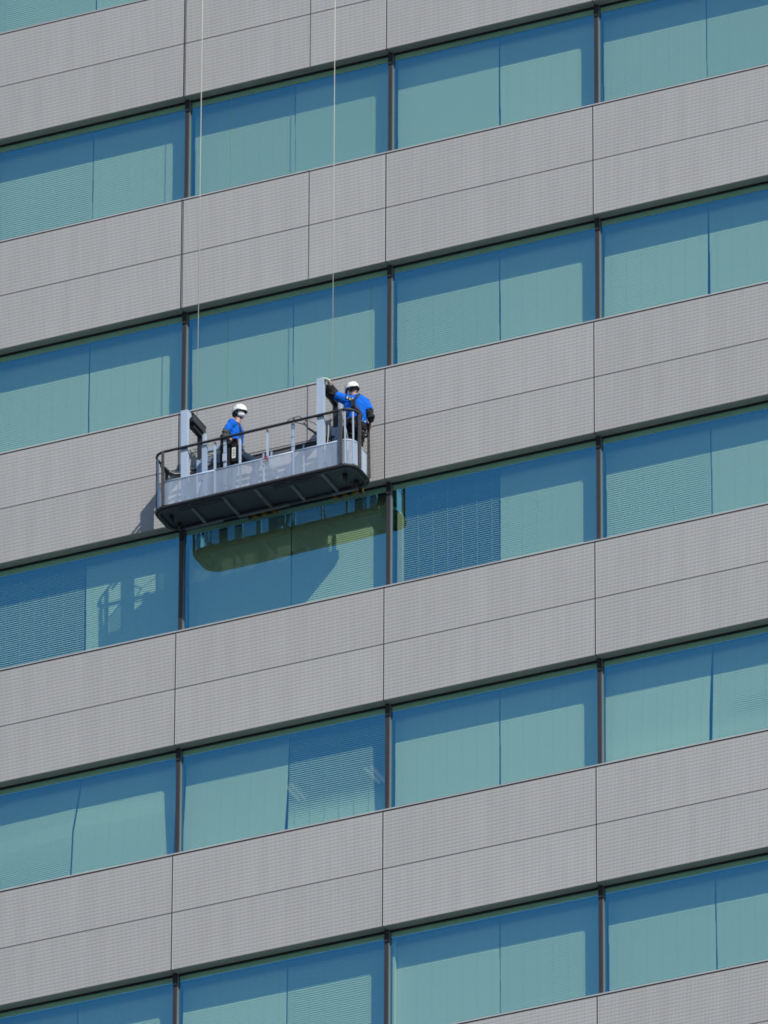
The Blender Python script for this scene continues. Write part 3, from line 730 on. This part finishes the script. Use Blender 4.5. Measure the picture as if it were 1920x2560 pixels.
def grow(nd, d): return {k: (v[0], tuple(x+d for x in v[1]) if isinstance(v[1], tuple) else v[1]+d) for k, v in nd.items()}
def person(root, J, hands):
    """J: joint dict. Returns the body object (one continuous figure)"""
    nd = {'pelvis': (J['pelvis'], (.125, .105)), 'spine': (J['spine'], (.118, .10)), 'chest': (J['chest'], (.125, .11)), 'upper': (J['upper'], (.095, .085)), 'neckb': (J['neckb'], .062), 'neck': (J['neck'], .052), 'skull': (J['skull'], .06)}
    ed = [('pelvis', 'spine'), ('spine', 'chest'), ('chest', 'upper'), ('upper', 'neckb'), ('neckb', 'neck'), ('neck', 'skull')]
    for s in 'lr':
        nd[s+'sh'] = (J[s+'sh'], .060); nd[s+'ua'] = (Vector(J[s+'sh']).lerp(Vector(J[s+'el']), .5), .048); nd[s+'el'] = (J[s+'el'], .040); nd[s+'fa'] = (Vector(J[s+'el']).lerp(Vector(J[s+'wr']), .4), .038); nd[s+'wr'] = (J[s+'wr'], .026)
        ed += [('upper', s+'sh'), (s+'sh', s+'ua'), (s+'ua', s+'el'), (s+'el', s+'fa'), (s+'fa', s+'wr')]
        nd[s+'hip'] = (J[s+'hip'], .088); nd[s+'th'] = (Vector(J[s+'hip']).lerp(Vector(J[s+'kn']), .5), .076); nd[s+'kn'] = (J[s+'kn'], .056); nd[s+'cf'] = (Vector(J[s+'kn']).lerp(Vector(J[s+'an']), .35), .054); nd[s+'an'] = (J[s+'an'], .038); nd[s+'toe'] = (J[s+'toe'], .034)
        ed += [('pelvis', s+'hip'), (s+'hip', s+'th'), (s+'th', s+'kn'), (s+'kn', s+'cf'), (s+'cf', s+'an'), (s+'an', s+'toe')]
        hand_nodes(nd, ed, s+'wr', J[s+'wr'], *hands[s])
    body = skin_obj('body', nd, ed, 'skin', 0, 1, root)
    return body, nd, ed
def sub(nd, keys, d, over=None):
    o = {}
    for k in keys:
        c, r_ = nd[k]; r_ = tuple(x+d for x in r_) if isinstance(r_, tuple) else r_+d
        o[k] = (c, r_)
    if over: o.update(over)
    return o
def V3(*a): return Vector(a)

# --- worker standing left, in profile
p1 = empty('person', (1.22, -.55, -10.15))
tag(p1, 'worker in white helmet, face mask and blue shirt standing left on the platform, looking right', 'person')
J = dict(pelvis=V3(1.22, -.52, -9.22), spine=V3(1.205, -.52, -9.05), chest=V3(1.225, -.52, -8.90), upper=V3(1.24, -.52, -8.80), neckb=V3(1.262, -.52, -8.735), neck=V3(1.28, -.52, -8.69), skull=V3(1.295, -.52, -8.60),
         rsh=V3(1.25, -.675, -8.815), rel=V3(1.13, -.73, -9.045), rwr=V3(1.30, -.74, -9.19), lsh=V3(1.24, -.365, -8.815), lel=V3(1.21, -.30, -9.07), lwr=V3(1.33, -.36, -9.27),
         rhip=V3(1.22, -.605, -9.27), rkn=V3(1.245, -.62, -9.68), ran=V3(1.21, -.62, -10.06), rtoe=V3(1.34, -.63, -10.11),
         lhip=V3(1.23, -.435, -9.26), lkn=V3(1.565, -.42, -9.50), lan=V3(1.50, -.40, -9.92), ltoe=V3(1.61, -.40, -10.08))
hands = dict(r=((.8, -.1, -.5), (0, .3, .8), (0, -1, .2), .7), l=((.8, 0, -.4), (0, -.6, .8), (0, 1, 0), .6))
body, nd, ed = person(p1, J, hands)
hc = V3(1.300, -.515, -8.545)
head_parts(p1, hc, R(-14), R(-5), True, body)
def cloth(name, root, m, rings, limbs, left, voxel=.0085, smooth=3):
    """one garment: an oval trunk through rings (centre, half width, half depth) and limb tubes, fused into one surface"""
    b = MB(); left = Vector(left).normalized(); N = 28
    C_ = [Vector(r_[0]) for r_ in rings]; V = []
    for k, (c, w_, d_) in enumerate(rings):
        t = (C_[min(k+1, len(C_)-1)]-C_[max(k-1, 0)]).normalized(); l = (left-t*left.dot(t)).normalized(); f = t.cross(l)
        row = []
        for q in range(N):
            a = 2*math.pi*q/N; cc, ss = math.cos(a), math.sin(a); e = .82
            row.append(b.bm.verts.new(Vector(c)+l*w_*math.copysign(abs(cc)**e, cc)+f*d_*math.copysign(abs(ss)**e, ss)))
        V.append(row)
    b.mi(m)
    for A, B in zip(V[:-1], V[1:]):
        for q in range(N): b.bm.faces.new((A[q], A[(q+1) % N], B[(q+1) % N], B[q]))
    if V: b.bm.faces.new(V[0][::-1]); b.bm.faces.new(V[-1])
    for pts in limbs: b.tube([p[0] for p in pts], [p[1] for p in pts], m, n=18)
    o = b.build(name)
    rm = o.modifiers.new('r', 'REMESH'); rm.mode = 'VOXEL'; rm.voxel_size = voxel; rm.use_smooth_shade = True
    sm = o.modifiers.new('s', 'SMOOTH'); sm.factor = .6; sm.iterations = smooth
    dg = bpy.context.evaluated_depsgraph_get(); dg.update()
    me2 = bpy.data.meshes.new_from_object(o.evaluated_get(dg)); o.modifiers.clear(); o.data = me2
    for p in me2.polygons: p.use_smooth = True
    # soft folds
    for v in me2.vertices:
        n_ = v.normal; v.co += n_*(.0035*math.sin(v.co.z*95+v.co.x*60+3*math.sin(v.co.z*23))*(.5+.5*math.sin(v.co.x*31+v.co.z*17)))
    o.parent = root; o.location = -Vector(root.location); return o
def arm_pts(J, s, r0=.078, r1=.064):
    a, e = Vector(J[s+'sh']), Vector(J[s+'el']); c = Vector(J['upper']).lerp(a, .35)
    return [(c, .075), (a, r0), (a.lerp(e, .35), r1+.004), (a.lerp(e, .66), r1)]
def sleeve(root, J, s, m, k=1.):
    a, e, w_ = Vector(J[s+'sh']), Vector(J[s+'el']), Vector(J[s+'wr'])
    return cloth('arm_cover', root, m, [], [[(a.lerp(e, .4), .050*k), (a.lerp(e, .8), .056*k), (e, .058*k), (e.lerp(w_, .3), .054*k), (e.lerp(w_, .72), .044*k)]], (0, 1, 0), smooth=4) if True else None
def trousers(root, J, m, rings, left):
    L_ = []
    for s in 'lr':
        h, k, a = Vector(J[s+'hip']), Vector(J[s+'kn']), Vector(J[s+'an'])
        L_.append([(h+Vector((0, 0, .05)), .095), (h, .106), (h.lerp(k, .5), .098), (k, .078), (k.lerp(a, .4), .076), (k.lerp(a, .85), .070), (a, .068)])
    return cloth('trousers', root, m, rings, L_, left, .010)
def boots(root, nd):
    for s in 'lr':
        a, t = nd[s+'an'][0], nd[s+'toe'][0]; d = (t-a)
        n_ = {'a': (a+V3(0, 0, .06), .050), 'b': (a+V3(0, 0, -.02), .048), 'c': (a.lerp(t, .5)+V3(0, 0, -.012), .044), 'd': (t+d*.25, .036)}
        skin_obj('boot', n_, [('a', 'b'), ('b', 'c'), ('c', 'd')], 'boot', 0, 2, root)
boots(p1, nd)
cloth('shirt', p1, 'shirt', [(V3(1.215, -.52, -9.235), .150, .130), (V3(1.21, -.52, -9.14), .150, .138), (V3(1.205, -.52, -9.02), .158, .140), (V3(1.215, -.52, -8.92), .172, .140), (V3(1.232, -.52, -8.83), .170, .118), (V3(1.25, -.52, -8.765), .120, .085), (V3(1.262, -.52, -8.735), .072, .068)],
      [arm_pts(J, 'l'), arm_pts(J, 'r', .082, .068)], (0.05, 1, 0))
sleeve(p1, J, 'r', 'grey_sleeve', 1.22); sleeve(p1, J, 'l', 'grey_sleeve')
trousers(p1, J, 'navy', [(V3(1.22, -.52, -9.17), .135, .118), (V3(1.22, -.52, -9.27), .165, .130), (V3(1.225, -.52, -9.36), .155, .12)], (0, 1, 0))
# tool pouch and harness
b = MB(); b.box((1.10, -.80, -9.72), (1.285, -.70, -9.22), 'trousers'); b.box((1.09, -.79, -9.30), (1.32, -.68, -9.20), 'strap'); o = at(b, 'tool_holster', p1); bv = o.modifiers.new('b', 'BEVEL'); bv.width = .02; bv.segments = 3
b = MB(); b.box((1.33, -.835, -9.56), (1.39, -.80, -9.37), 'label'); b.box((1.325, -.832, -9.62), (1.40, -.76, -9.2), 'trousers', None)
o2 = at(b, 'knife_pouch', p1)
tb = bpy.data.curves.new('t', 'FONT'); tb.body = 'NUKA'; tb.size = .052; tb.extrude = .001; tb.align_x = 'CENTER'; tb.align_y = 'CENTER'
to = bpy.data.objects.new('t', tb); COL.objects.link(to); to.matrix_world = Matrix.Identity(4)
dg = bpy.context.evaluated_depsgraph_get(); dg.update(); tm = bpy.data.meshes.new_from_object(to.evaluated_get(dg)); bpy.data.objects.remove(to)
lt = bpy.data.objects.new('lettering', tm); COL.objects.link(lt); tm.materials.clear(); tm.materials.append(M['vent']); lt.parent = o2
lt.matrix_local = Matrix.Translation((1.36, -.8365, -9.465)) @ Matrix.Rotation(R(90), 4, 'X') @ Matrix.Rotation(R(-90), 4, 'Z')
b = MB()
b.tube([(1.10, -.66, -9.20), (1.09, -.68, -9.05), (1.11, -.68, -8.93), (1.17, -.66, -8.80), (1.24, -.62, -8.735), (1.33, -.60, -8.80), (1.375, -.58, -8.95), (1.36, -.58, -9.15), (1.33, -.60, -9.22)], .01, 'strap', n=6, flat=(.006, .024))
b.tube([(1.08, -.56, -9.22), (1.075, -.56, -9.05), (1.08, -.56, -8.92)], .01, 'strap', n=6, flat=(.03, .02))
for z in (-9.20,): b.tube([(1.22+.165*math.cos(R(a)), -.52+.15*math.sin(R(a)), z) for a in range(0, 360, 20)], .012, 'strap', closed=True, n=6, flat=(.008, .028))
hn = at(b, 'harness', p1)
b = MB(); b.box((1.015, -.62, -9.17), (1.095, -.46, -8.93), 'strap'); o = b.build('shock_pack'); o.parent = hn; bv = o.modifiers.new('b', 'BEVEL'); bv.width = .02; bv.segments = 3
b = MB(); b.tube([(1.40, -.62, -9.20), (1.44, -.62, -9.30), (1.42, -.62, -9.40), (1.39, -.62, -9.33)], .006, 'steel', n=6); b.build('snap_hook').parent = hn

# --- worker on the right, seen from behind, reaching to the hoist frame
p2 = empty('person', (3.30, -.50, -10.12))
tag(p2, 'worker in white helmet and blue shirt seen from behind, reaching to the right hoist frame', 'person')
J = dict(pelvis=V3(3.315, -.52, -9.27), spine=V3(3.325, -.52, -9.10), chest=V3(3.33, -.52, -8.93), upper=V3(3.325, -.52, -8.81), neckb=V3(3.31, -.52, -8.735), neck=V3(3.295, -.52, -8.69), skull=V3(3.27, -.52, -8.60),
         lsh=V3(3.165, -.56, -8.775), lel=V3(2.965, -.68, -8.665), lwr=V3(3.005, -.78, -8.525), rsh=V3(3.475, -.48, -8.86), rel=V3(3.585, -.50, -9.13), rwr=V3(3.49, -.31, -9.13),
         rhip=V3(3.385, -.50, -9.31), rkn=V3(3.335, -.47, -9.70), ran=V3(3.30, -.50, -10.05), rtoe=V3(3.28, -.37, -10.09),
         lhip=V3(3.225, -.52, -9.31), lkn=V3(3.16, -.50, -9.70), lan=V3(3.12, -.53, -10.05), ltoe=V3(3.09, -.40, -10.09))
hands = dict(l=((-.75, -.25, .45), (.2, -.9, .2), (.3, 0, 1), .75), r=((-.45, .6, -.35), (-.7, -.5, .3), (.5, .3, .8), .9))
body2, nd, ed = person(p2, J, hands)
hc = V3(3.270, -.52, -8.590)
head_parts(p2, hc, R(162), R(-20), True, body2)
cloth('shirt', p2, 'shirt', [(V3(3.32, -.52, -9.255), .178, .135), (V3(3.325, -.52, -9.16), .182, .142), (V3(3.33, -.52, -9.03), .192, .146), (V3(3.335, -.52, -8.93), .205, .148), (V3(3.332, -.52, -8.84), .200, .128), (V3(3.32, -.52, -8.77), .140, .092), (V3(3.308, -.52, -8.735), .080, .072)],
      [arm_pts(J, 'l', .088, .074), arm_pts(J, 'r', .088, .076)], (-1, .05, 0))
sleeve(p2, J, 'l', 'sleeve', 1.2); sleeve(p2, J, 'r', 'sleeve', 1.12)
trousers(p2, J, 'trousers', [(V3(3.318, -.52, -9.20), .160, .125), (V3(3.315, -.52, -9.29), .192, .142), (V3(3.315, -.52, -9.39), .190, .13)], (-1, 0, 0)); boots(p2, nd)
gn = {}; ge = []; gn['lwr'] = (nd['lwr'][0], .031); hand_nodes(gn, ge, 'lwr', nd['lwr'][0], *hands['l'], s=1.08)
for k in list(gn): c, r_ = gn[k]; gn[k] = (c, tuple(x+.003 for x in r_) if isinstance(r_, tuple) else r_+.002)
skin_obj('glove', gn, ge, 'glove', 0, 1, p2)
b = MB(); yb = -.668
b.tube([(3.19, -.62, -8.735), (3.24, -.655, -8.80), (3.33, -.685, -8.88), (3.37, -.685, -8.99), (3.30, -.685, -9.06), (3.22, -.665, -9.14), (3.18, -.64, -9.22)], .01, 'strap', n=6, flat=(.007, .028))
b.tube([(3.44, -.60, -8.76), (3.41, -.655, -8.82), (3.365, -.685, -8.90), (3.375, -.69, -9.0), (3.44, -.665, -9.07), (3.48, -.62, -9.15), (3.47, -.6, -9.24)], .01, 'strap', n=6, flat=(.007, .028))
b.box((3.335, -.705, -9.01), (3.40, -.682, -8.885), 'strap')
b.tube([(3.318+.172*math.cos(R(a)), -.52+.158*math.sin(R(a)), -9.215) for a in range(0, 360, 20)], .012, 'strap', closed=True, n=6, flat=(.010, .032))
for s in (3.225, 3.41): b.tube([(s+.118*math.cos(R(a)), -.51+.112*math.sin(R(a)), -9.42-.04*math.cos(R(a))) for a in range(0, 360, 20)], .012, 'strap', closed=True, n=6, flat=(.008, .022))
for x, z in ((3.24, -9.28), (3.30, -9.26), (3.36, -9.29)): b.box((x-.03, -.72, z-.045), (x+.03, -.665, z+.03), 'strap')
hn = at(b, 'harness', p2)
b = MB(); b.tube([(3.345+.022*math.cos(R(a)), -.712, -8.88+.024*math.sin(R(a))) for a in range(0, 360, 30)], .006, 'steel', closed=True, n=6); b.build('back_ring').parent = hn
b = MB(); b.box((3.30, -.708, -8.885), (3.335, -.694, -8.855), 'yellow'); b.box((3.24, -.672, -8.83), (3.262, -.664, -8.79), 'label'); b.build('tag_patch').parent = hn
b = MB(); b.tube([(3.50, -.63, -9.25), (3.515, -.65, -9.30), (3.545, -.64, -9.31), (3.56, -.61, -9.28)], .006, 'steel', n=6); b.build('snap_hook').parent = hn
b = MB(); b.tube([(3.20, -.66, -9.28), (3.205, -.67, -9.33), (3.215, -.66, -9.36)], .008, 'steel', n=6); b.build('buckle').parent = hn
b = cable([(3.22, -.66, -9.36), (3.26, -.68, -9.52), (3.28, -.70, -9.66), (3.27, -.70, -9.80)], .016, 'boxbeige', 'x', parent=1); at(b, 'lanyard_strap', p2)
